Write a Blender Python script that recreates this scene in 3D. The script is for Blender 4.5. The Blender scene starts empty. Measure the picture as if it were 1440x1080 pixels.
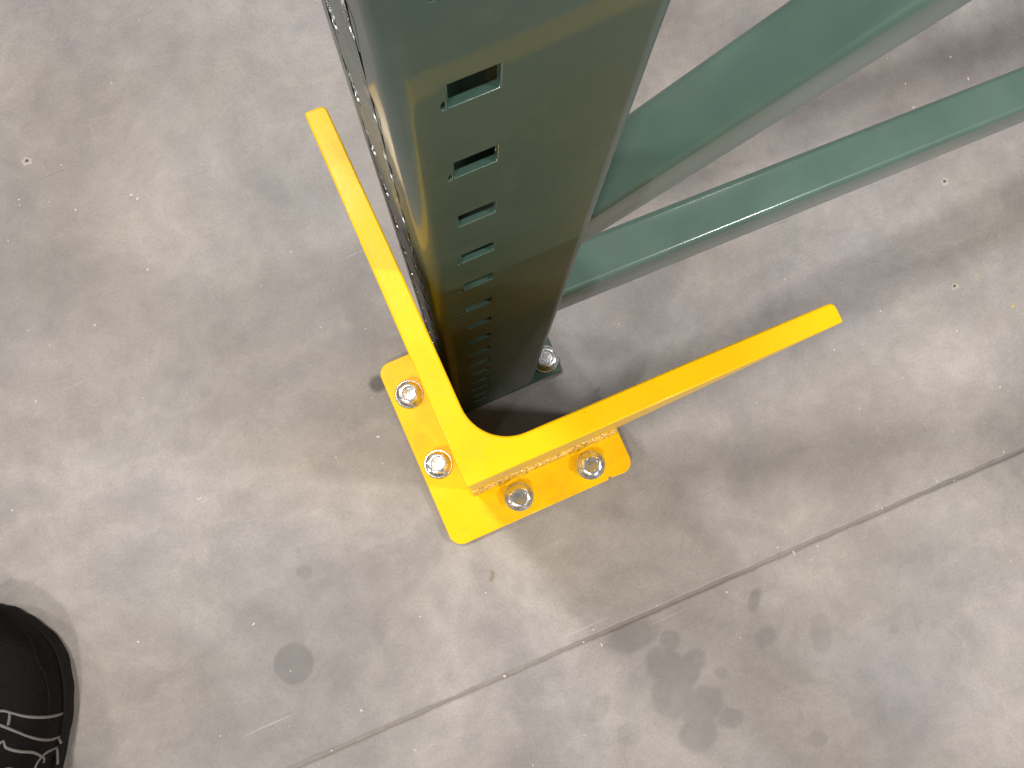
import bpy, bmesh, math, random
from mathutils import Vector, Matrix, noise
from mathutils.geometry import delaunay_2d_cdt

rnd = random.Random(7)
S = bpy.context.scene
COL = S.collection

# ------------------------------------------------------------------ camera
cam_d = bpy.data.cameras.new('camera')
cam_d.sensor_width = 36.0
cam_d.lens = 36.0 * 1476.7 / 1440.0
cam_d.clip_start = 0.01
cam_d.clip_end = 200
cam = bpy.data.objects.new('camera', cam_d)
cam.location = (0.0030, -0.0059, 0.9909)
cam.rotation_euler = (0.10952, -0.02945, -0.41471)
COL.objects.link(cam)
S.camera = cam

# ------------------------------------------------------------------ ambient light of the hall, lamps, exposure
w = bpy.data.worlds.new('World'); S.world = w; w.use_nodes = True
bg = w.node_tree.nodes['Background']
bg.inputs[0].default_value = (1.0, 0.98, 0.965, 1); bg.inputs[1].default_value = 0.15
S.view_settings.view_transform = 'Standard'
S.view_settings.look = 'None'
S.view_settings.gamma = 1.0
S.view_settings.use_curve_mapping = False
S.view_settings.exposure = 0.0

def lamp(name, loc, power, size, color):
    l = bpy.data.lights.new(name, 'AREA'); l.shape = 'DISK'; l.size = size; l.energy = power; l.color = color
    o = bpy.data.objects.new(name, l); o.location = loc
    d = Vector((0, 0, 0.2)) - Vector(loc)
    o.rotation_euler = d.to_track_quat('-Z', 'Y').to_euler()
    COL.objects.link(o)
    return o
lamp('high_bay_lamp', (-0.65, 2.35, 7.0), 275, 0.66, (1.0, 0.965, 0.92))
lamp('high_bay_lamp', (5.4, -3.1, 7.0), 370, 0.75, (1.0, 0.97, 0.93))
lamp('high_bay_lamp', (-3.6, -3.4, 7.0), 265, 0.75, (1.0, 0.945, 0.88))
lamp('high_bay_lamp', (5.2, 3.2, 7.0), 45, 0.75, (1.0, 0.97, 0.93))
lamp('high_bay_lamp', (-5.2, 3.6, 7.0), 175, 0.75, (1.0, 0.945, 0.88))
lamp('high_bay_lamp', (3.0, -13.0, 7.0), 650, 0.9, (1.0, 0.97, 0.93))
lamp('high_bay_lamp', (-15.0, -2.6, 7.0), 700, 0.9, (1.0, 0.95, 0.90))

# ------------------------------------------------------------------ helpers
def tag(o, label=None, cat=None, group=None, kind=None):
    if label: o['label'] = label
    if cat: o['category'] = cat
    if group: o['group'] = group
    if kind: o['kind'] = kind
    return o

def link(name, me, mat=None, parent=None):
    o = bpy.data.objects.new(name, me)
    if mat: me.materials.append(mat)
    COL.objects.link(o)
    if parent: o.parent = parent
    return o

def from_bm(name, bm, mat=None, parent=None, smooth=None):
    me = bpy.data.meshes.new(name); bm.to_mesh(me); bm.free()
    if smooth is not None:
        for p in me.polygons: p.use_smooth = True
        me.set_sharp_from_angle(angle=math.radians(smooth))
    return link(name, me, mat, parent)

def empty(name, loc=(0, 0, 0)):
    o = bpy.data.objects.new(name, None); o.location = loc; COL.objects.link(o); o.empty_display_size = 0.05
    return o

def bevel(o, width, seg=2, ang=35):
    m = o.modifiers.new('bevel', 'BEVEL'); m.width = width; m.segments = seg
    m.limit_method = 'ANGLE'; m.angle_limit = math.radians(ang); m.harden_normals = False
    return m

def prism(bm, pts, z0, z1):
    lo = [bm.verts.new((x, y, z0)) for x, y in pts]
    hi = [bm.verts.new((x, y, z1)) for x, y in pts]
    n = len(pts)
    bm.faces.new(lo[::-1]); bm.faces.new(hi)
    for i in range(n): bm.faces.new((lo[i], lo[(i+1) % n], hi[(i+1) % n], hi[i]))

def arc(cx, cy, r, a0, a1, n):
    return [(cx + r*math.cos(math.radians(a0 + (a1-a0)*i/n)), cy + r*math.sin(math.radians(a0 + (a1-a0)*i/n))) for i in range(n+1)]

def lathe(bm, prof, seg=40, rfun=None, c=(0, 0, 0)):
    rings = []
    for r, z, hexf in prof:
        ring = []
        for k in range(seg):
            a = 2*math.pi*k/seg
            rr = r
            if hexf:
                b = (a % (math.pi/3)) - math.pi/6
                rr = r*((1-hexf) + hexf*min(1.0/math.cos(b), 1.12))
            ring.append(bm.verts.new((c[0]+rr*math.cos(a), c[1]+rr*math.sin(a), c[2]+z)))
        rings.append(ring)
    for i in range(len(rings)-1):
        for k in range(seg):
            bm.faces.new((rings[i][k], rings[i][(k+1) % seg], rings[i+1][(k+1) % seg], rings[i+1][k]))
    bm.faces.new(rings[0][::-1]); bm.faces.new(rings[-1])

def tube(bm, pts, r, seg=8):
    pts = [Vector(p) for p in pts]; rings = []
    for i, p in enumerate(pts):
        t = (pts[min(i+1, len(pts)-1)] - pts[max(i-1, 0)]).normalized()
        s = t.cross(Vector((0, 0, 1)))
        if s.length < 1e-4: s = Vector((1, 0, 0))
        s.normalize(); u = s.cross(t)
        rr = r[i] if isinstance(r, (list, tuple)) else r
        rings.append([bm.verts.new(p + rr*(math.cos(2*math.pi*k/seg)*s + math.sin(2*math.pi*k/seg)*u)) for k in range(seg)])
    for i in range(len(rings)-1):
        for k in range(seg):
            bm.faces.new((rings[i][k], rings[i+1][k], rings[i+1][(k+1) % seg], rings[i][(k+1) % seg]))
    bm.faces.new(rings[0]); bm.faces.new(rings[-1][::-1])

# ------------------------------------------------------------------ materials
class NT:
    def __init__(s, name):
        s.m = bpy.data.materials.new(name); s.m.use_nodes = True; s.t = s.m.node_tree
        s.b = s.t.nodes['Principled BSDF']; s.co = s.n('ShaderNodeTexCoord').outputs['Object']
    def n(s, k, **kw):
        x = s.t.nodes.new(k)
        for a, v in kw.items(): setattr(x, a, v)
        return x
    def put(s, sock, v):
        if isinstance(v, bpy.types.NodeSocket): s.t.links.new(v, sock)
        else: sock.default_value = v
    def noise(s, scale, detail=4, rough=.55, vec=None, dist=0, col=False):
        x = s.n('ShaderNodeTexNoise'); x.inputs['Scale'].default_value = scale; x.inputs['Detail'].default_value = detail
        x.inputs['Roughness'].default_value = rough; x.inputs['Distortion'].default_value = dist
        s.put(x.inputs['Vector'], vec if vec is not None else s.co)
        return x.outputs['Color' if col else 'Fac']
    def ramp(s, f, stops):
        x = s.n('ShaderNodeValToRGB'); s.put(x.inputs[0], f)
        e = x.color_ramp.elements
        while len(e) < len(stops): e.new(.5)
        for i, (p, c) in enumerate(stops):
            e[i].position = p; e[i].color = (c, c, c, 1) if isinstance(c, (int, float)) else (*c, 1)
        return x.outputs[0]
    def mix(s, f, a, b, mode='MIX'):
        x = s.n('ShaderNodeMix', data_type='RGBA', blend_type=mode)
        s.put(x.inputs[0], f)
        s.put(x.inputs[6], a if isinstance(a, bpy.types.NodeSocket) else (*a, 1))
        s.put(x.inputs[7], b if isinstance(b, bpy.types.NodeSocket) else (*b, 1))
        return x.outputs[2]
    def math(s, op, a, b=0.0, clamp=False):
        x = s.n('ShaderNodeMath', operation=op, use_clamp=clamp); s.put(x.inputs[0], a); s.put(x.inputs[1], b)
        return x.outputs[0]
    def vmath(s, op, a, b=(0, 0, 0), out=0):
        x = s.n('ShaderNodeVectorMath', operation=op); s.put(x.inputs[0], a)
        if op == 'SCALE': s.put(x.inputs[3], b)
        else: s.put(x.inputs[1], b)
        return x.outputs[out]
    def mrange(s, v, a, b, c=0, d=1, smooth=True):
        x = s.n('ShaderNodeMapRange'); x.interpolation_type = 'SMOOTHSTEP' if smooth else 'LINEAR'
        s.put(x.inputs[0], v); s.put(x.inputs[1], a); s.put(x.inputs[2], b); s.put(x.inputs[3], c); s.put(x.inputs[4], d)
        return x.outputs[0]
    def bump(s, h, strength, dist, prev=None):
        x = s.n('ShaderNodeBump'); x.inputs['Strength'].default_value = strength; x.inputs['Distance'].default_value = dist
        s.put(x.inputs['Height'], h)
        if prev is not None: s.put(x.inputs['Normal'], prev)
        return x.outputs[0]
    def out(s, color=None, rough=None, metal=None, normal=None, spec=None, coat=None, coat_rough=None):
        for k, v in (('Base Color', color), ('Roughness', rough), ('Metallic', metal), ('Normal', normal), ('Specular IOR Level', spec), ('Coat Weight', coat), ('Coat Roughness', coat_rough)):
            if v is None: continue
            if k == 'Base Color' and not isinstance(v, bpy.types.NodeSocket): v = (*v, 1)
            s.put(s.b.inputs[k], v)
        return s.m

def mat_concrete():
    t = NT('concrete')
    warp = t.vmath('SCALE', t.vmath('SUBTRACT', t.noise(5, 3, col=True), (.5, .5, .5)), .09)
    p = t.vmath('ADD', t.co, warp)
    big = t.noise(3.2, 5, .6, p)
    mid = t.noise(9, 6, .62, p)
    fine = t.noise(420, 3, .7)
    tint = t.noise(4.3, 3, .5, t.vmath('ADD', p, (3.1, 7.7, 0)))
    c = t.mix(t.ramp(big, [(.33, 0), (.68, 1)]), (.207, .194, .187), (.356, .331, .317))
    c = t.mix(t.ramp(mid, [(.36, .75), (.60, 0)]), c, t.mix(1, c, (.79, .785, .80), 'MULTIPLY'))
    c = t.mix(t.ramp(tint, [(.40, 0), (.66, .55)]), c, t.mix(1, c, (1.06, .985, .88), 'MULTIPLY'))
    tint2 = t.noise(6.1, 3, .5, t.vmath('ADD', p, (13.1, 2.7, 0)))
    c = t.mix(t.ramp(tint2, [(.45, 0), (.7, .5)]), c, t.mix(1, c, (.96, .97, 1.04), 'MULTIPLY'))
    g1 = t.noise(34, 7, .72, p)
    c = t.mix(.55, c, t.mix(1, c, t.ramp(g1, [(.3, .74), (.7, 1.22)]), 'MULTIPLY'))
    # trowel sweeps
    wv = t.n('ShaderNodeTexWave', wave_type='RINGS'); wv.inputs['Scale'].default_value = 6.5; wv.inputs['Distortion'].default_value = 7; wv.inputs['Detail'].default_value = 4; wv.inputs['Detail Scale'].default_value = 2.2; wv.inputs['Detail Roughness'].default_value = .7
    t.put(wv.inputs['Vector'], t.vmath('ADD', t.co, (.9, .7, 0)))
    c = t.mix(t.math('MULTIPLY', t.ramp(wv.outputs['Fac'], [(.75, 0), (1, 1)]), t.ramp(t.noise(4, 2, vec=t.vmath('ADD', t.co, (8, 1, 0))), [(.42, 0), (.62, .30)])), c, t.mix(1, c, (1.25, 1.24, 1.22), 'MULTIPLY'))
    # hairline scratches
    for k, (ro, sx, sy, sh) in enumerate(((.25, 5, 210, 1.0), (1.15, 6, 260, 4.0), (-.5, 5, 240, 9.0), (2.2, 7, 300, 14.0))):
        hm = t.n('ShaderNodeMapping'); hm.inputs['Scale'].default_value = (sx, sy, 1); hm.inputs['Rotation'].default_value = (0, 0, ro); hm.inputs['Location'].default_value = (sh, sh, 0); t.put(hm.inputs[0], t.co)
        hs = t.math('MULTIPLY', t.ramp(t.noise(1, 2, .5, hm.outputs[0]), [(.735, 0), (.76, 1)]), t.ramp(t.noise(6, 2, vec=t.vmath('ADD', t.co, (sh, 0, 3))), [(.46, 0), (.58, .55)]))
        c = t.mix(hs, c, (.52, .49, .45) if k % 2 == 0 else (.15, .14, .13))
    c = t.mix(.30, c, t.mix(1, c, t.ramp(fine, [(.3, .62), (.7, 1.3)]), 'MULTIPLY'))
    # pale scuffs
    st = t.n('ShaderNodeMapping'); st.inputs['Scale'].default_value = (60, 9, 1); st.inputs['Rotation'].default_value = (0, 0, .9); t.put(st.inputs[0], p)
    sc = t.math('MULTIPLY', t.ramp(t.noise(1.0, 4, .7, st.outputs[0]), [(.66, 0), (.74, 1)]), t.ramp(t.noise(7, 2), [(.52, 0), (.66, .45)]))
    c = t.mix(sc, c, (.50, .47, .44))
    st2 = t.n('ShaderNodeMapping'); st2.inputs['Scale'].default_value = (7, 85, 1); st2.inputs['Rotation'].default_value = (0, 0, .35); t.put(st2.inputs[0], p)
    sc2 = t.math('MULTIPLY', t.ramp(t.noise(1.0, 4, .7, st2.outputs[0]), [(.68, 0), (.75, 1)]), t.ramp(t.noise(5, 2, vec=t.vmath('ADD', t.co, (4, 9, 0))), [(.5, 0), (.66, .4)]))
    c = t.mix(sc2, c, (.19, .18, .17))
    # damp and oil spots, and one soft shadow painted as colour: x, y, rx, ry, rotation, strength, edge softness
    jig = t.vmath('SCALE', t.vmath('SUBTRACT', t.noise(38, 3, col=True), (.5, .5, .5)), .011)
    q = t.vmath('ADD', t.co, jig)
    jig2 = t.vmath('SCALE', t.vmath('SUBTRACT', t.noise(90, 3, .6, col=True), (.5, .5, .5)), .005)
    q2 = t.vmath('ADD', t.co, jig2)
    spots = STAINS_AND_SHADE
    tot = None
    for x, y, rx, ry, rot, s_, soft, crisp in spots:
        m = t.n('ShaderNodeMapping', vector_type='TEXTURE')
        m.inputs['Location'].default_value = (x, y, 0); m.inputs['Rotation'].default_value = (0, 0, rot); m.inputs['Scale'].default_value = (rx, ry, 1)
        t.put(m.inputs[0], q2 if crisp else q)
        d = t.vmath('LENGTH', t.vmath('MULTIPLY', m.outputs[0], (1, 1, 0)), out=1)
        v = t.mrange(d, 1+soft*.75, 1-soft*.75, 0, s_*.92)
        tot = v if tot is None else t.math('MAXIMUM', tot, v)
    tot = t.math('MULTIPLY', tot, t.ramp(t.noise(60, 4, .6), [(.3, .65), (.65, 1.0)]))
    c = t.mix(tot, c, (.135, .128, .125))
    # drill dust smudge beside the guard plate
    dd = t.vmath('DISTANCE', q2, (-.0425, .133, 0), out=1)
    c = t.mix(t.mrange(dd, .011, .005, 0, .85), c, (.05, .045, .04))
    h = t.noise(240, 4, .65)
    nrm = t.bump(t.noise(14, 4, .5), .10, .01)
    nrm = t.bump(h, .16, .0016, nrm)
    r = t.ramp(mid, [(.3, .40), (.7, .58)])
    return t.out(c, r, 0, nrm, spec=.42)

def mat_yellow():
    t = NT('yellow_paint')
    v = t.noise(26, 4, .6)
    c = t.mix(t.ramp(v, [(.3, 0), (.72, 1)]), (.90, .505, .0002), (.93, .56, .0003))
    c = t.mix(t.ramp(t.noise(9, 4, .6), [(.48, 0), (.70, .45)]), c, (.88, .46, .0003))
    # rubbed-on grime and fine scratches
    gm = t.math('MULTIPLY', t.ramp(t.noise(34, 6, .7), [(.52, 0), (.74, .42)]), t.ramp(t.noise(11, 2), [(.42, 0), (.6, 1)]))
    c = t.mix(gm, c, (.42, .22, .02))
    sm = t.n('ShaderNodeMapping'); sm.inputs['Scale'].default_value = (420, 26, 30); sm.inputs['Rotation'].default_value = (0, 0, .5); t.put(sm.inputs[0], t.co)
    c = t.mix(t.ramp(t.noise(1, 3, .7, sm.outputs[0]), [(.66, 0), (.76, .35)]), c, (.60, .33, .03))
    chip = t.ramp(t.noise(85, 5, .7), [(.71, 0), (.73, .8)])
    c = t.mix(chip, c, (.20, .13, .04))
    n = t.bump(t.noise(110, 2, .5), .14, .0009)
    n = t.bump(t.noise(520, 3, .6), .15, .0006, n)
    r = t.math('ADD', t.ramp(v, [(.3, .30), (.7, .44)]), t.math('MULTIPLY', gm, .5))
    return t.out(c, r, 0, n, spec=.20, coat=t.ramp(t.noise(20, 4, .6), [(.35, .04), (.65, .28)]), coat_rough=.12)

def mat_weld():
    t = NT('painted_weld')
    v = t.noise(300, 3, .6)
    c = t.mix(t.ramp(v, [(.35, 0), (.62, 1)]), (.40, .21, .01), (.82, .50, .04))
    return t.out(c, .25, 0, t.bump(v, .7, .0016), spec=.7, coat=.5, coat_rough=.1)

def mat_green(k=1.0, name='green_paint', coat=.21, cr=.05, grey=0.0):
    t = NT(name)
    v = t.noise(18, 5, .6)
    c = t.mix(t.ramp(v, [(.3, 0), (.7, 1)]), (.043*k+grey, .091*k, .070*k+grey*.6), (.056*k+grey, .109*k, .085*k+grey*.6))
    sm = t.ramp(t.noise(6, 4, .6, dist=.6), [(.56, 0), (.78, .35)])
    c = t.mix(sm, c, (.10, .105, .085))
    scm = t.n('ShaderNodeMapping'); scm.inputs['Scale'].default_value = (260, 260, 14); scm.inputs['Rotation'].default_value = (.12, .1, 0); t.put(scm.inputs[0], t.co)
    scr = t.math('MULTIPLY', t.ramp(t.noise(1, 3, .7, scm.outputs[0]), [(.67, 0), (.75, .35)]), t.ramp(t.noise(12, 2), [(.48, 0), (.62, 1)]))
    c = t.mix(scr, c, (.15, .19, .165))
    dust = t.ramp(t.noise(40, 6, .72), [(.5, 0), (.8, .22)])
    c = t.mix(dust, c, (.16, .155, .14))
    n = t.bump(t.noise(30, 1, .4), .05, .0012)
    n = t.bump(t.noise(700, 2, .5), .06, .0004, n)
    return t.out(c, t.ramp(v, [(.3, .34), (.7, .44)]), 0, n, spec=.22, coat=coat, coat_rough=cr)

def mat_zinc():
    t = NT('zinc_plated_steel')
    v = t.noise(500, 4, .6)
    c = t.mix(v, (.70, .715, .74), (.86, .87, .88))
    return t.out(c, t.ramp(v, [(.3, .20), (.7, .30)]), 1.0, t.bump(t.noise(160, 2, .5), .12, .0005))

def mat_plain(name, col, rough, spec=.5, bump_s=0, bump_scale=200, var=.25):
    t = NT(name)
    v = t.noise(bump_scale*.3, 4, .6)
    c = t.mix(v, tuple(a*(1-var) for a in col), tuple(a*(1+var) for a in col))
    n = t.bump(t.noise(bump_scale, 3, .6), bump_s, .001) if bump_s else None
    return t.out(c, rough, 0, n, spec=spec)

STAINS_AND_SHADE = [
    (-.2139, -.0738, .0185, .0185, 0, .78, .13, True), (-.1731, -.001, .0075, .0070, 0, .50, .3, True), (-.170, .019, .0035, .0035, 0, .3, .5, True),
    (.1459, .0446, .0035, .0025, .4, .8, .4, True),
    (.0800, -.178, .026, .014, -.15, .55, .35, False), (.1117, -.1955, .010, .009, 0, .5, .3, False),
    (.098, -.214, .016, .020, .6, .55, .25, False), (.118, -.225, .020, .012, .5, .55, .25, False), (.092, -.243, .020, .020, .2, .58, .22, False),
    (.1130, -.262, .022, .018, .2, .55, .25, False), (.101, -.282, .020, .016, .5, .55, .25, False), (.1340, -.283, .011, .009, 0, .45, .3, False),
    (.0253, -.2259, .014, .010, .5, .34, .35, False), (.0411, -.258, .012, .010, .2, .30, .35, False), (.1430, -.242, .006, .005, 0, .35, .4, False),
    (.194, -.2286, .011, .009, .5, .42, .35, False), (.2442, -.2474, .011, .019, -.3, .40, .35, False), (.2010, -.195, .012, .006, .9, .6, .4, False),
    (.286, -.300, .03, .07, -.25, .22, .5, False), (.35, -.22, .06, .04, .5, .20, .5, False), (.300, -.250, .05, .035, .2, .22, .4, False),
    (.3082, -.2723, .006, .005, 0, .5, .4, True), (.20, -.333, .010, .008, 0, .35, .4, False),
    (-.36, .56, .05, .02, -.9, .20, .6, False),  # soft shadow patch painted into the floor colour
]
M_CONC = mat_concrete(); M_YEL = mat_yellow(); M_WELD = mat_weld(); M_GRN = mat_green(.72, 'green_paint', .25); M_GRNB = mat_green(1.36, 'glossy_green_paint', .55, .13, .012); M_GRNE = mat_green(1.0, 'punched_edge_paint', 1.0, .13); M_ZINC = mat_zinc()
def mat_rub():
    t = NT('rubbed_steel'); v = t.noise(300, 3, .6)
    return t.out(t.mix(v, (.42, .43, .43), (.70, .70, .69)), t.ramp(v, [(.3, .24), (.7, .36)]), 1.0)
M_RUB = mat_rub()
M_JOINT = mat_plain('joint_dust', (.225, .205, .19), .95, .2, .4, 300)

# ------------------------------------------------------------------ floor with its saw-cut joint
def build_floor():
    bm = bmesh.new()
    ang = -0.0156
    xs = [-8, -3, -1.2] + [-.9 + .006*i for i in range(0, 301)] + [1.4, 3, 8]
    rows = []
    for x in xs:
        j = lambda k, a: (noise.noise(Vector((x*60, k*9.7, 3.3)))*.5 + noise.noise(Vector((x*230, k*5.1, 1.3)))*.5)*a
        y0 = -.1640 + ang*(x-.05)
        a0 = y0 - .0021 + j(1, .0011) ; a1 = y0 + .0021 + j(2, .0013)
        rows.append([bm.verts.new((x, y, z)) for y, z in ((-8, 0), (-1.5, 0), (a0-.0015, 0), (a0, -.0007), (a0+.0004, -.0014), (a1-.0004, -.0014), (a1, -.0007), (a1+.0013, 0), (1.5, 0), (8, 0))])
    for i in range(len(rows)-1):
        for k in range(len(rows[0])-1):
            f = bm.faces.new((rows[i][k], rows[i+1][k], rows[i+1][k+1], rows[i][k+1]))
            if k == 4: f.material_index = 1
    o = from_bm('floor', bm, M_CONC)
    o.data.materials.append(M_JOINT)
    tag(o, 'mottled grey concrete floor with a saw-cut joint', kind='structure')
    return o
floor = build_floor()

# small pits with raised pale rims in the concrete
M_PIT = mat_plain('pit_rim', (.40, .36, .32), .8, .3, .3, 400)
M_PITD = mat_plain('pit_centre', (.10, .085, .07), .9, .2)
for x, y, r in ((.5439, .0955, .0042), (.5064, -.0021, .0038), (-.266, .4653, .0050), (.62, -.03, .003)):
    bm = bmesh.new(); seg = 18; rings = []
    for fr, z in ((1.0, .0001), (.72, .0009), (.5, .0010), (.34, .0003), (.15, .0002)):
        rings.append([bm.verts.new((r*fr*(1+.6*noise.noise(Vector((math.cos(a)*1.4+x*50, math.sin(a)*1.4, y*30))))*math.cos(a)*1.1, r*fr*(1+.6*noise.noise(Vector((math.cos(a)*1.4+x*50, math.sin(a)*1.4, y*30))))*math.sin(a), z)) for a in [2*math.pi*k/seg for k in range(seg)]])
    for i in range(len(rings)-1):
        for k in range(seg):
            f = bm.faces.new((rings[i][k], rings[i][(k+1) % seg], rings[i+1][(k+1) % seg], rings[i+1][k])); f.material_index = 1 if i >= 3 else 0
    f = bm.faces.new(rings[-1]); f.material_index = 1
    o = from_bm('pit', bm, M_PIT, floor, 60); o.data.materials.append(M_PITD); o.location = (x, y, 0)

# ------------------------------------------------------------------ anchor bolt (screw anchor with flanged hex head)
def bolt_meshes():
    bm = bmesh.new()
    lathe(bm, [(.0134, 0, 0), (.0134, .0016, 0), (.0127, .0023, 0), (.0080, .0024, 0)], 44)
    me_w = bpy.data.meshes.new('washer'); 
    for f in bm.faces: f.smooth = True
    bm.to_mesh(me_w); bm.free(); me_w.set_sharp_from_angle(angle=math.radians(28)); me_w.materials.append(M_ZINC)
    bm = bmesh.new()
    lathe(bm, [(.0118, .0024, 0), (.0120, .0036, 0), (.0104, .0052, 0), (.0093, .0058, 1), (.0093, .0118, 1), (.0088, .0130, .55), (.0074, .0137, 0), (.0066, .0137, 0), (.0058, .0124, 0), (.0020, .0121, 0)], 48)
    # raised head marks in the dished centre
    for k in range(7):
        a = 2*math.pi*k/7 + .3; c = Vector((.0037*math.cos(a), .0037*math.sin(a), .0125))
        bmesh.ops.create_cube(bm, size=1, matrix=Matrix.Translation(c) @ Matrix.Rotation(a, 4, 'Z') @ Matrix.Diagonal((.0014, .0007 + .0007*(k % 2), .0012, 1)))
    bmesh.ops.create_cube(bm, size=1, matrix=Matrix.Translation((0, .0002, .0124)) @ Matrix.Diagonal((.0026, .0008, .0011, 1)))
    me_h = bpy.data.meshes.new('bolt_head')
    for f in bm.faces: f.smooth = True
    bm.to_mesh(me_h); bm.free(); me_h.set_sharp_from_angle(angle=math.radians(28)); me_h.materials.append(M_ZINC)
    return me_w, me_h
ME_W, ME_H = bolt_meshes()
def anchor(parent, x, y, z, rot, tilt=(0, 0)):
    h = bpy.data.objects.new('anchor_bolt', ME_H); COL.objects.link(h); h.parent = parent
    h.location = (x, y, z); h.rotation_euler = (tilt[0], tilt[1], rot)
    wv = bpy.data.objects.new('washer', ME_W); COL.objects.link(wv); wv.parent = h
    return h

# ------------------------------------------------------------------ yellow post guard
guard = empty('post_guard')
tag(guard, 'yellow painted steel corner guard bolted to the floor round the green post', 'post guard')
PT = .0095      # base plate thickness
LEG = .1524; T = .0098; HG = .610
# upright rolled angle: sharp outer heel, rounded root, rounded toes
pts = [(0.0, LEG)]
pts = []
pts += [(0, 0)]
pts += [(LEG-.0006, 0), (LEG, .0006)]
tt = .0084
pts += arc(LEG-.0026, tt-.0025, .0025, 0, 90, 5)
r = .0180
pts += [(LEG*.6, T-.0004)]
pts += arc(T+r, T+r, r, 270, 180, 12)
pts += [(T-.0004, LEG*.6)]
pts += arc(tt-.0025, LEG-.0026, .0025, 0, 90, 5)
pts += [(.0006, LEG), (0, LEG-.0006)]
bm = bmesh.new(); prism(bm, pts, PT+.0002, HG)
for v in bm.verts: v.co.y += .0040*(1-v.co.z/HG)      # leans a touch, pulled by the weld
# split the height so the long walls are not single quads
bmesh.ops.recalc_face_normals(bm, faces=bm.faces)
o = from_bm('steel_angle', bm, M_YEL, guard, 40); bevel(o, .0007, 2, 50)

# L-shaped base plate with rounded corners, thickness PT
A = .0372; B = -A + .1835; ri = .0100; IN = .0040
pl = arc(-A+.012, -A+.012, .012, 180, 270, 8) + arc(B-.011, -A+.011, .011, 270, 360, 8) + [(B, IN), (IN+.002, IN), (IN, IN+.002), (IN, B)] + arc(-A+.011, B-.011, .011, 90, 180, 8)
# a torch nick in the outer edge
k = [i for i, p in enumerate(pl) if abs(p[1]+A) < 1e-6 and p[0] > .1][0]
pl[k:k] = [(.1195, -A), (.1205, -A+.0026), (.1220, -A+.0028), (.1232, -A+.0006)]
bm = bmesh.new(); prism(bm, pl, 0.0004, PT)
bmesh.ops.recalc_face_normals(bm, faces=bm.faces)
o = from_bm('base_plate', bm, M_YEL, guard, 40); bevel(o, .0008, 2, 50)
# weld bead along the foot of one leg: overlapping ripples
bm = bmesh.new(); n = 120; rings = []
for i in range(n+1):
    x = -.002 + (LEG-.006)*i/n
    rip = .0006*abs(math.sin(i*.95)) + .0012*noise.noise(Vector((x*90, 2, 5)))
    ry = .0052 + rip; rz = .0058 + rip
    rings.append([bm.verts.new((x + .0010*math.cos(a), .0044 - ry*math.sin(a)*1.0, PT - .0004 + rz*math.cos(a))) for a in [math.pi/2*k/7 for k in range(8)]])
for i in range(n):
    for k in range(7): bm.faces.new((rings[i][k], rings[i][k+1], rings[i+1][k+1], rings[i+1][k]))
bm.faces.new(rings[0]); bm.faces.new(rings[-1])
bmesh.ops.recalc_face_normals(bm, faces=bm.faces)
from_bm('weld_bead', bm, M_WELD, guard, 70)
for x, y, a, ti in ((-.0192, .1109, .2, (.03, .02)), (-.0202, .0400, .7, (-.03, .04)), (.0364, -.0178, .45, (.02, -.02)), (.1094, -.0180, .1, (-.02, -.03))):
    anchor(guard, x, y, PT+.0003, a, ti)

# ------------------------------------------------------------------ green rack upright frame
rack = empty('rack_upright', (0, 0, 0))
tag(rack, 'green painted steel pallet rack upright with punched post and two braces', 'rack upright')
XL, XR, YF, YB, RB = .0172, .0860, .0748, .1425, .0065
PITCH = .0508; Z0 = .0085; NC = 47
def teardrop(cy, cz):
    # wide round top narrowing to a small round foot
    p = []
    for a in range(-20, 201, 20): p.append((cy + .0068*math.cos(math.radians(a)), cz + .0055 + .0068*math.sin(math.radians(a))))
    for a in range(200, 341, 28): p.append((cy + .0046*math.cos(math.radians(a)), cz - .0105 + .0046*math.sin(math.radians(a))))
    return p
def inside(pt, poly):
    x, y = pt; c = False; n = len(poly)
    for i in range(n):
        x0, y0 = poly[i]; x1, y1 = poly[i-1]
        if (y0 > y) != (y1 > y) and x < (x1-x0)*(y-y0)/(y1-y0)+x0: c = not c
    return c
def panel(bm, p0, p1, zlist, holes):
    # a flat wall between two plan points, with holes per storey of pitch (s, z) measured along the wall
    d = Vector((p1[0]-p0[0], p1[1]-p0[1])); L = d.length; d.normalize()
    for i in range(len(zlist)-1):
        za, zb = zlist[i], zlist[i+1]
        hs = holes(za, zb, i)
        vs = [Vector((0, za)), Vector((L, za)), Vector((L, zb)), Vector((0, zb))]; es = [(0, 1), (1, 2), (2, 3), (3, 0)]
        for h in hs:
            b = len(vs); vs += [Vector(q) for q in h]; es += [(b+k, b+(k+1) % len(h)) for k in range(len(h))]
        if hs:
            ov, oe, of, *_ = delaunay_2d_cdt(vs, es, [], 0, 1e-6)
        else:
            ov, of = vs, [(0, 1, 2, 3)]
        bv = [bm.verts.new((p0[0]+d.x*v[0], p0[1]+d.y*v[0], v[1])) for v in ov]
        for f in of:
            c = (sum(ov[k][0] for k in f)/len(f), sum(ov[k][1] for k in f)/len(f))
            if any(inside(c, h) for h in hs): continue
            ar = sum(ov[f[k-1]][0]*ov[f[k]][1]-ov[f[k]][0]*ov[f[k-1]][1] for k in range(len(f)))
            ff = [bv[k] for k in (f if ar > 0 else f[::-1])]
            bm.faces.new(ff)
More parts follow.
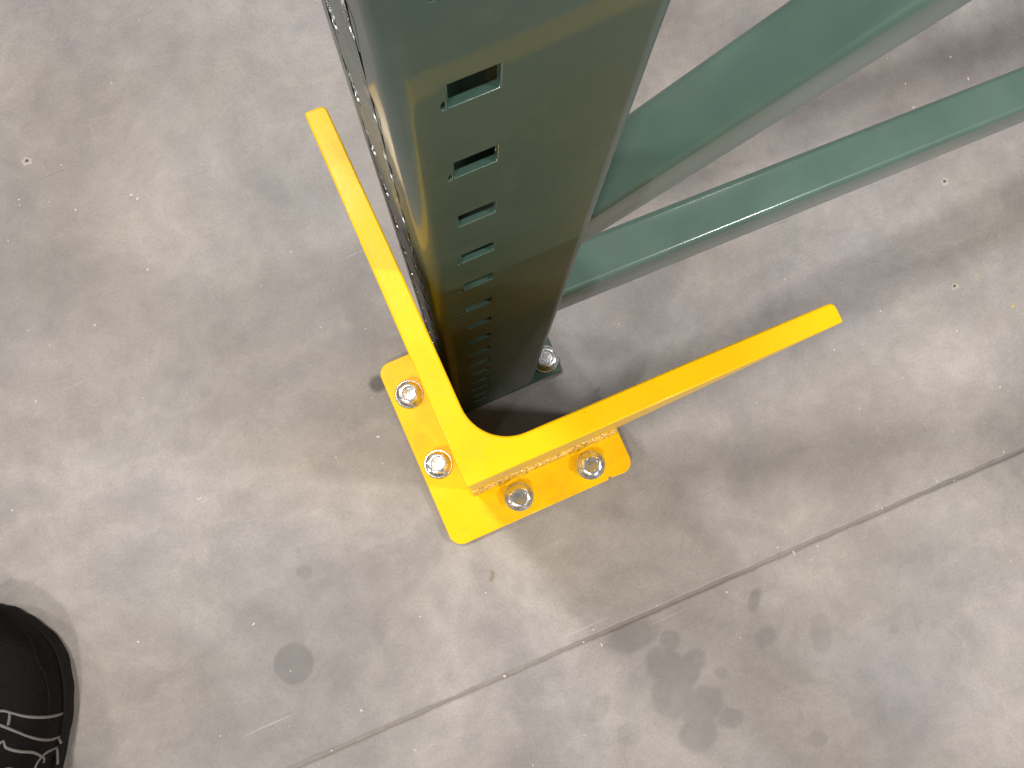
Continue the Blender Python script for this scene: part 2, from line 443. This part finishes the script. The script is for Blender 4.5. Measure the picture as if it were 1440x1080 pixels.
def column_mesh():
    bm = bmesh.new(); zl = [Z0] + [.7753 - PITCH*14.5 + PITCH*i for i in range(NC)]
    off = PITCH/2          # slot height within its storey
    def slot(L0):
        def f(za, zb, i):
            if i < 1: return []
            cz = za + off; cx = L0
            e = rnd.uniform(-.0004, .0004)
            main = [(cx-.0061, cz-.0064), (cx+.0062, cz-.0066), (cx+.0062, cz+.0064), (cx-.0061, cz+.0066)]
            chip = [(cx-.0082+e, cz-.0064), (cx-.0071, cz-.0070+e), (cx-.0067, cz-.0036), (cx-.0073, cz-.0020+e), (cx-.0080, cz-.0038)]
            return [main, chip] if i % 5 != 3 else [main]
        return f
    def drops(za, zb, i):
        if i < 1: return []
        cz = za + off + .0140
        L0 = YB - RB
        return [teardrop(L0-.1235, cz), teardrop(L0-.0950, cz)]
    lip = .014
    # plan path, counter-clockwise from the rear lip
    def bend(cx, cy, a0, a1):
        p = arc(cx, cy, RB, a0, a1, 6)
        for q0, q1 in zip(p, p[1:]): panel(bm, q0, q1, zl, lambda a, b, i: [])
    panel(bm, (XR, YB-RB-lip), (XR, YB-RB), zl, lambda a, b, i: [])
    bend(XR-RB, YB-RB, 0, 90)
    panel(bm, (XR-RB, YB), (XL+RB, YB), zl, slot(XR-RB-.0367))
    bend(XL+RB, YB-RB, 90, 180)
    nf = len(bm.faces)
    panel(bm, (XL, YB-RB), (XL, YF+RB), zl, drops)
    bm.faces.ensure_lookup_table()
    for f in bm.faces[nf:]: f.material_index = 2      # punched aisle face: its hole rims are rubbed to bare steel
    bend(XL+RB, YF+RB, 180, 270)
    panel(bm, (XL+RB, YF), (XR-RB, YF), zl, slot(.0367-XL-RB))
    bend(XR-RB, YF+RB, 270, 360)
    panel(bm, (XR, YF+RB), (XR, YF+RB+lip), zl, lambda a, b, i: [])
    bmesh.ops.remove_doubles(bm, verts=bm.verts, dist=2e-5)
    for v in bm.verts:       # the section opens slightly towards the foot
        k = max(0.0, 1 - v.co.z/.78); v.co.x += .0074*k*(v.co.x-XL)/(XR-XL)
    me = bpy.data.meshes.new('column'); bm.to_mesh(me); bm.free()
    for p in me.polygons: p.use_smooth = True
    me.materials.append(M_GRN); me.materials.append(M_GRNE); me.materials.append(M_GRN); me.materials.append(M_RUB)
    return me
ME_COL = column_mesh()
def add_column(x=0.0, flip=False):
    o = bpy.data.objects.new('column', ME_COL); COL.objects.link(o); o.parent = rack
    m = o.modifiers.new('sheet', 'SOLIDIFY'); m.thickness = .0024; m.offset = -1; m.use_even_offset = True; m.material_offset_rim = 1
    bv = o.modifiers.new('rim', 'BEVEL'); bv.width = .0010; bv.segments = 3; bv.limit_method = 'ANGLE'; bv.angle_limit = math.radians(60)
    wn = o.modifiers.new('normals', 'WEIGHTED_NORMAL'); wn.weight = 100; wn.mode = 'FACE_AREA'
    if flip: o.rotation_euler = (0, 0, math.pi); o.location = (x, YF+YB, 0)
    return o
add_column()
add_column(1.20, True)
def foot(x0, x1, y0, y1):
    bm = bmesh.new(); prism(bm, [(x0, y0), (x1-.002, y0), (x1, y0+.002), (x1, y1-.002), (x1-.002, y1), (x0, y1)], .0003, .0083)
    o = from_bm('foot_plate', bm, M_GRN, rack, 40); bevel(o, .0006, 2, 50)
foot(.0120, .1225, .0742, .1450)
foot(1.20-.1225, 1.20-.012, .0724, .1432)
anchor(rack, .1108, .0905, .0086, .3, (.03, .05))
anchor(rack, 1.20-.1108, .127, .0086, .6)

def brace(name, a, b, wy, hz, rad):
    # rounded box tube from a to b (points on the centreline), width wy in y, depth hz across
    a = Vector(a); b = Vector(b); t = (b-a).normalized(); s = Vector((0, 1, 0)); u = t.cross(s)
    if u.z < 0: u = -u
    prof = []
    for cx, cz, a0 in ((wy/2-rad, hz/2-rad, 0), (-wy/2+rad, hz/2-rad, 90), (-wy/2+rad, -hz/2+rad, 180), (wy/2-rad, -hz/2+rad, 270)):
        for k in range(7):
            an = math.radians(a0+15*k); prof.append((cx+rad*math.cos(an), cz+rad*math.sin(an)))
    bm = bmesh.new(); rings = []
    L = (b-a).length; n = 24
    for i in range(n+1):
        p = a + t*(L*i/n)
        rings.append([bm.verts.new(p + s*px + u*pz) for px, pz in prof])
    m = len(prof)
    for i in range(n):
        for k in range(m): bm.faces.new((rings[i][k], rings[i+1][k], rings[i+1][(k+1) % m], rings[i][(k+1) % m]))
    bm.faces.new(rings[0]); bm.faces.new(rings[-1])
    bmesh.ops.recalc_face_normals(bm, faces=bm.faces)
    o = from_bm(name, bm, M_GRNB, rack, 50)
    return o
YC = .112
# low brace, falling slightly away from the post
def zt(x): return .2935 - .151*(x-.1356)
brace('horizontal_brace', (.030, YC, zt(.030)-.028), (1.165, YC, zt(1.165)-.028), .0325, .058, .0048)
# steep brace
def zd(x): return .5270 + .98*(x-.1319)
brace('diagonal_brace', (.050, YC, zd(.050)-.0285), (1.150, YC, zd(1.150)-.0285), .0325, .040, .0036)

# ------------------------------------------------------------------ black shoe
def shoe():
    root = empty('shoe', (-.4203, .0795, 0))
    ax = math.atan2(.935, .354)            # toe direction
    root.rotation_euler = (0, 0, ax - math.pi/2)
    tag(root, 'black leather lace-up shoe with grey piping standing on the concrete', 'shoe')
    # local: +y toe direction, tip at y = 0, heel at y = -.295 ; x to the right
    SR = [(0, -.012), (.003, .001), (.0126, .0151), (.029, .0369), (.050, .0471), (.079, .0512), (.099, .0511), (.122, .0466), (.147, .0406), (.185, .0350), (.225, .0330), (.262, .0300), (.283, .020), (.293, .004), (.295, -.006)]
    SL = [(0, -.018), (.003, -.029), (.010, -.038), (.026, -.0470), (.047, -.0520), (.077, -.0540), (.099, -.0520), (.122, -.0470), (.149, -.0400), (.185, -.0340), (.225, -.0350), (.262, -.0340), (.283, -.026), (.293, -.014), (.295, -.010)]
    HT = [(0, .026), (.012, .040), (.03, .050), (.06, .056), (.09, .062), (.12, .074), (.15, .092), (.18, .104), (.21, .110), (.25, .108), (.28, .104), (.295, .088)]
    def itp(tb, s):
        if s <= tb[0][0]: return tb[0][1]
        for (a, va), (b, vb) in zip(tb, tb[1:]):
            if s <= b:
                u = (s-a)/(b-a)
                return va + (vb-va)*u
        return tb[-1][1]
    def sm(tb, s):
        w_ = min(.020, s*.9, (.295-s)*.9)
        if w_ <= 1e-5: return itp(tb, s)
        return sum(itp(tb, s + w_*k/4)*(5-abs(k)) for k in range(-4, 5))/25
    inset = .007
    def lim(s):
        f = s/.295
        ss = inset*.9 + s*(1-1.8*inset/.295)
        l = sm(SL, ss)+inset*.8; r_ = sm(SR, ss)-inset*.8
        if r_-l < .004: c = (l+r_)/2; l, r_ = c-.002, c+.002
        return ss, l, r_
    Z_S = .021
    def top(x, s):     # height of the upper over the plan point
        l, r_ = sm(SL, s)+inset*.8, sm(SR, s)-inset*.8
        c = (l+r_)/2 - .004; h = max((r_-l)/2, .002)
        tq = min(abs((x-(l+r_)/2)/h), 1.0)
        return Z_S + (itp(HT, s)-Z_S)*(1-tq**2.7)**(1/2.3)
    M_UP = mat_plain('black_leather', (.0022, .0014, .0015), .62, .12, 1.0, 520, .6)
    M_SOLE = mat_plain('black_rubber', (.008, .006, .0058), .8, .15, .6, 260, .5)
    M_RAND = mat_plain('worn_black_leather', (.008, .0055, .005), .6, .14, .9, 320, .5)
    M_PIPE = mat_plain('grey_piping', (.12, .108, .102), .5, .4, .2, 500)
    # sole
    bm = bmesh.new(); rings = []
    N = 60; ss = [.295*(1-math.cos(math.pi*i/N))/2 for i in range(N+1)]
    out = [(sm(SR, s), -s) for s in ss] + [(sm(SL, s), -s) for s in ss[::-1]]
    cx = [0.008, -.14]
    for z, k in ((.0005, .965), (.003, .985), (.009, 1.0), (.011, .99), (.013, 1.0), (.019, .995), (.022, .975), (.023, .90)):
        ring = []
        for i, (x, y) in enumerate(out):
            lug = 1.0 - (.012 if (z < .010 and (i//2) % 2) else 0)
            c0 = Vector((-.003, max(min(y, -.05), -.25)))
            q = c0 + (Vector((x, y))-c0)*(k*lug)
            ring.append(bm.verts.new((q.x, q.y, z + (.006*max(0, 1+y/.06)**2 if y > -.06 else 0))))
        rings.append(ring)
    m = len(out)
    for a_, b_ in zip(rings, rings[1:]):
        for k in range(m): bm.faces.new((a_[k], b_[k], b_[(k+1) % m], a_[(k+1) % m]))
    bm.faces.new(rings[0]); bm.faces.new(rings[-1])
    bmesh.ops.recalc_face_normals(bm, faces=bm.faces)
    from_bm('sole', bm, M_SOLE, root, 50)
    # upper: lofted sections with an ankle opening at the back
    bm = bmesh.new(); grid = []
    NS, NA = 64, 30
    for i in range(NS+1):
        s = .295*(1-math.cos(math.pi*(.03+.94*i/NS)))/2
        l, r_ = sm(SL, s)+inset*.8, sm(SR, s)-inset*.8
        row = []
        for k in range(NA+1):
            a_ = math.pi*k/NA
            x = (l+r_)/2 + (r_-l)/2*math.cos(a_)
            z = top(x, s) if 0 < k < NA else Z_S-.003
            z += (.006*max(0, 1-s/.06)**2)*.6
            crease = .0012*math.sin(s*300)*max(0, 1-abs(s-.115)/.035)*math.sin(a_)
            row.append(bm.verts.new((x, -s, z + crease)))
        grid.append(row)
    for i in range(NS):
        sM = -grid[i][0].co.y
        for k in range(NA):
            if sM > .195 and 8 <= k < 22 and sM < .280: continue
            bm.faces.new((grid[i][k], grid[i][k+1], grid[i+1][k+1], grid[i+1][k]))
    bm.faces.new(grid[0]); bm.faces.new(grid[-1][::-1])
    bmesh.ops.recalc_face_normals(bm, faces=bm.faces)
    o = from_bm('upper', bm, M_UP, root, 80)
    sd = o.modifiers.new('leather', 'SOLIDIFY'); sd.thickness = .0022; sd.offset = -1
    def on(x, s, dz=.0): return Vector((x, -s, top(x, s) + (.006*max(0, 1-s/.06)**2)*.6 + dz))
    # rand strip along the outer toe: raised band following the sole
    def band(name, e0, e1, s0, s1, side, mat, th=.0012):
        bm = bmesh.new(); prev = None; n = 46
        for i in range(n+1):
            s = s0 + (s1-s0)*i/n
            l, r_ = sm(SL, s)+inset*.8, sm(SR, s)-inset*.8
            c = (l+r_)/2; h = (r_-l)/2
            row = []
            for j in range(6):
                e = e0 + (e1(s) - e0)*j/5
                x = c + side*h*math.cos(e)
                row.append(bm.verts.new(on(x, s, th*(1 if j < 5 else .0))))
            if prev:
                for j in range(5): bm.faces.new((prev[j], prev[j+1], row[j+1], row[j]))
            prev = row
        bmesh.ops.recalc_face_normals(bm, faces=bm.faces)
        return from_bm(name, bm, mat, root, 80)
    band('rand', .06, lambda s: .60 - 1.2*max(0, .04-s)*0 , .012, .20, 1, M_RAND)
    band('rand', .06, lambda s: .60, .012, .20, -1, M_RAND)
    # toe seam and grey piping
    def pipe(name, p, r_=.0014, mat=M_PIPE, dz=.0016):
        q = []
        for i in range(len(p)-1):
            for k in range(8):
                u = k/8; p0 = p[max(i-1, 0)]; p1 = p[i]; p2 = p[i+1]; p3 = p[min(i+2, len(p)-1)]
                f = lambda a, b, c, d: .5*((2*b)+(-a+c)*u+(2*a-5*b+4*c-d)*u*u+(-a+3*b-3*c+d)*u**3)
                q.append((f(p0[0], p1[0], p2[0], p3[0]), f(p0[1], p1[1], p2[1], p3[1])))
        q.append(p[-1])
        bm = bmesh.new(); pts_ = []
        for x, s in q:
            n_ = Vector(((on(x-.0006, s).z-on(x+.0006, s).z)/.0012, -(on(x, s-.0006).z-on(x, s+.0006).z)/.0012, 1)).normalized()
            pts_.append(on(x, s) + n_*dz)
        tube(bm, pts_, r_, 8)
        return from_bm(name, bm, mat, root, 80)
    mm = .001
    pipe('piping', [(7.4*mm, 87.3*mm), (13.7*mm, 87.3*mm), (26.2*mm, 92.6*mm), (38.7*mm, 96.5*mm), (47.0*mm, 98.9*mm)])
    pipe('piping', [(6.1*mm, 94.2*mm), (9.5*mm, 97.1*mm), (20.6*mm, 102.6*mm), (33.1*mm, 110.9*mm), (41.0*mm, 117.7*mm), (45.5*mm, 124.3*mm)])
    pipe('piping', [(17.2*mm, 88.5*mm), (17.9*mm, 93.0*mm), (17.6*mm, 99.0*mm)])
    pipe('piping', [(7.4*mm, 87.3*mm), (4.5*mm, 90.5*mm), (6.1*mm, 94.2*mm)])
    pipe('piping', [(12.4*mm, 114.0*mm), (15.8*mm, 110.8*mm), (18.4*mm, 115.7*mm), (26.7*mm, 120.2*mm), (34.0*mm, 123.5*mm), (37.0*mm, 130.0*mm), (36.5*mm, 135.0*mm)])
    pipe('piping', [(33.0*mm, 142.0*mm), (35.0*mm, 133.0*mm), (38.5*mm, 127.0*mm), (41.5*mm, 129.5*mm), (42.0*mm, 142.0*mm)])
    pipe('piping', [(16.0*mm, 136.0*mm), (20.8*mm, 132.0*mm), (25.0*mm, 134.0*mm), (26.0*mm, 142.0*mm)])
    pipe('piping', [(-12.0*mm, 89.0*mm), (-24.0*mm, 94.0*mm), (-36.0*mm, 102.0*mm)])
    pipe('piping', [(-14.0*mm, 114.0*mm), (-24.0*mm, 120.0*mm), (-36.0*mm, 132.0*mm)])
    pipe('seam', [(-20.0*mm, 24.0*mm), (-8.0*mm, 21.0*mm), (4.4*mm, 22.9*mm), (12.9*mm, 29.0*mm), (21.3*mm, 35.8*mm), (30.4*mm, 40.5*mm)], .0006, M_PIPE, .0003)
    pipe('seam', [(6.4*mm, 12.8*mm), (17.8*mm, 23.4*mm), (26.3*mm, 33.2*mm), (32.6*mm, 49.1*mm), (38.4*mm, 64.3*mm), (41.0*mm, 81.0*mm), (41.0*mm, 103.5*mm)], .0009, M_SOLE, .0015)
    # tongue, laces, eyelets
    bm = bmesh.new(); rows = []
    for i in range(14):
        s = .098 + .105*i/13; rows.append([bm.verts.new(on(-.003 + (j-3)*.0045, s, .0016 if 0 < j < 6 else .0004)) for j in range(7)])
    for i in range(13):
        for j in range(6): bm.faces.new((rows[i][j], rows[i+1][j], rows[i+1][j+1], rows[i][j+1]))
    bmesh.ops.recalc_face_normals(bm, faces=bm.faces)
    from_bm('tongue', bm, M_RAND, root, 80)
    for i in range(5):
        s = .104 + .021*i
        for sx in (-1, 1):
            bm = bmesh.new(); p = on(.010*sx - .003, s, .001)
            tube(bm, [p + Vector((.0024*math.cos(a), .0024*math.sin(a), .0)) for a in [2*math.pi*k/14 for k in range(15)]], .0008, 6)
            from_bm('eyelet', bm, M_PIPE, root, 80)
        bm = bmesh.new()
        tube(bm, [on(-.012 + .018*k/8, s + .006*k/8, .0018+.0015*math.sin(math.pi*k/8)) for k in range(9)], .0018, 8)
        from_bm('lace', bm, M_UP, root, 80)
    # padded collar round the opening
    bm = bmesh.new()
    ring = []
    for k in range(41):
        a_ = 2*math.pi*k/40
        s = .236 + .044*math.sin(a_); l, r_ = sm(SL, s)+inset*.8, sm(SR, s)-inset*.8
        x = (l+r_)/2 + .026*math.cos(a_)
        ring.append(Vector((x, -s, .098 + .006*math.sin(a_))))
    tube(bm, ring, .0068, 10)
    from_bm('collar', bm, M_RAND, root, 80)
    return root
shoe()

# ------------------------------------------------------------------ small litter
M_GRIT = mat_plain('pale_grit', (.62, .58, .53), .8, .3)
M_YFLK = mat_plain('yellow_fleck', (.75, .45, .01), .5, .4)
bm = bmesh.new()
gr = random.Random(21)
def crumb(bm, x, y, r, mi=0):
    a = gr.uniform(0, 6.28); e = gr.uniform(1, 2.2)
    top = bm.verts.new((x, y, r*.55))
    base = []
    for k in range(5):
        b = 2*math.pi*k/5; px = r*e*math.cos(b)*gr.uniform(.7, 1.2); py = r*math.sin(b)*gr.uniform(.7, 1.2)
        base.append(bm.verts.new((x+px*math.cos(a)-py*math.sin(a), y+px*math.sin(a)+py*math.cos(a), .0001)))
    for k in range(5):
        f = bm.faces.new((base[k], base[(k+1) % 5], top)); f.material_index = mi
for i in range(170):
    x = gr.uniform(-.5, .65); y = gr.uniform(-.4, .6)
    if -.05 < x < .17 and -.05 < y < .17: continue
    crumb(bm, x, y, gr.choice((.0004, .0005, .0006, .0009)), 1 if gr.random() < .05 else 0)
for i in range(22):
    x = gr.gauss(.2, .2); y = -.164 - .0156*(x-.05) + gr.gauss(0, .007)
    crumb(bm, x, y, gr.choice((.0005, .0007, .0010)))
o = from_bm('grit', bm, M_GRIT); o.data.materials.append(M_YFLK)
tag(o, 'pale concrete grit scattered over the floor', 'grit', kind='stuff')

bm = bmesh.new()
tube(bm, [Vector((-.0150, -.0700, .0009)), Vector((-.0142, -.0730, .0010)), Vector((-.0150, -.0760, .0016)), Vector((-.0172, -.0778, .0014)), Vector((-.0196, -.0783, .0008))], [.0005, .0007, .0007, .0006, .0003], 6)
o = from_bm('wood_shaving', bm, mat_plain('tan_shaving', (.34, .26, .14), .7, .3), None, 80)
tag(o, 'small curled tan shaving on the concrete near the yellow guard', 'shaving')

# ------------------------------------------------------------------ render settings
S.render.engine = 'CYCLES'
S.cycles.max_bounces = 8
S.cycles.use_denoising = True
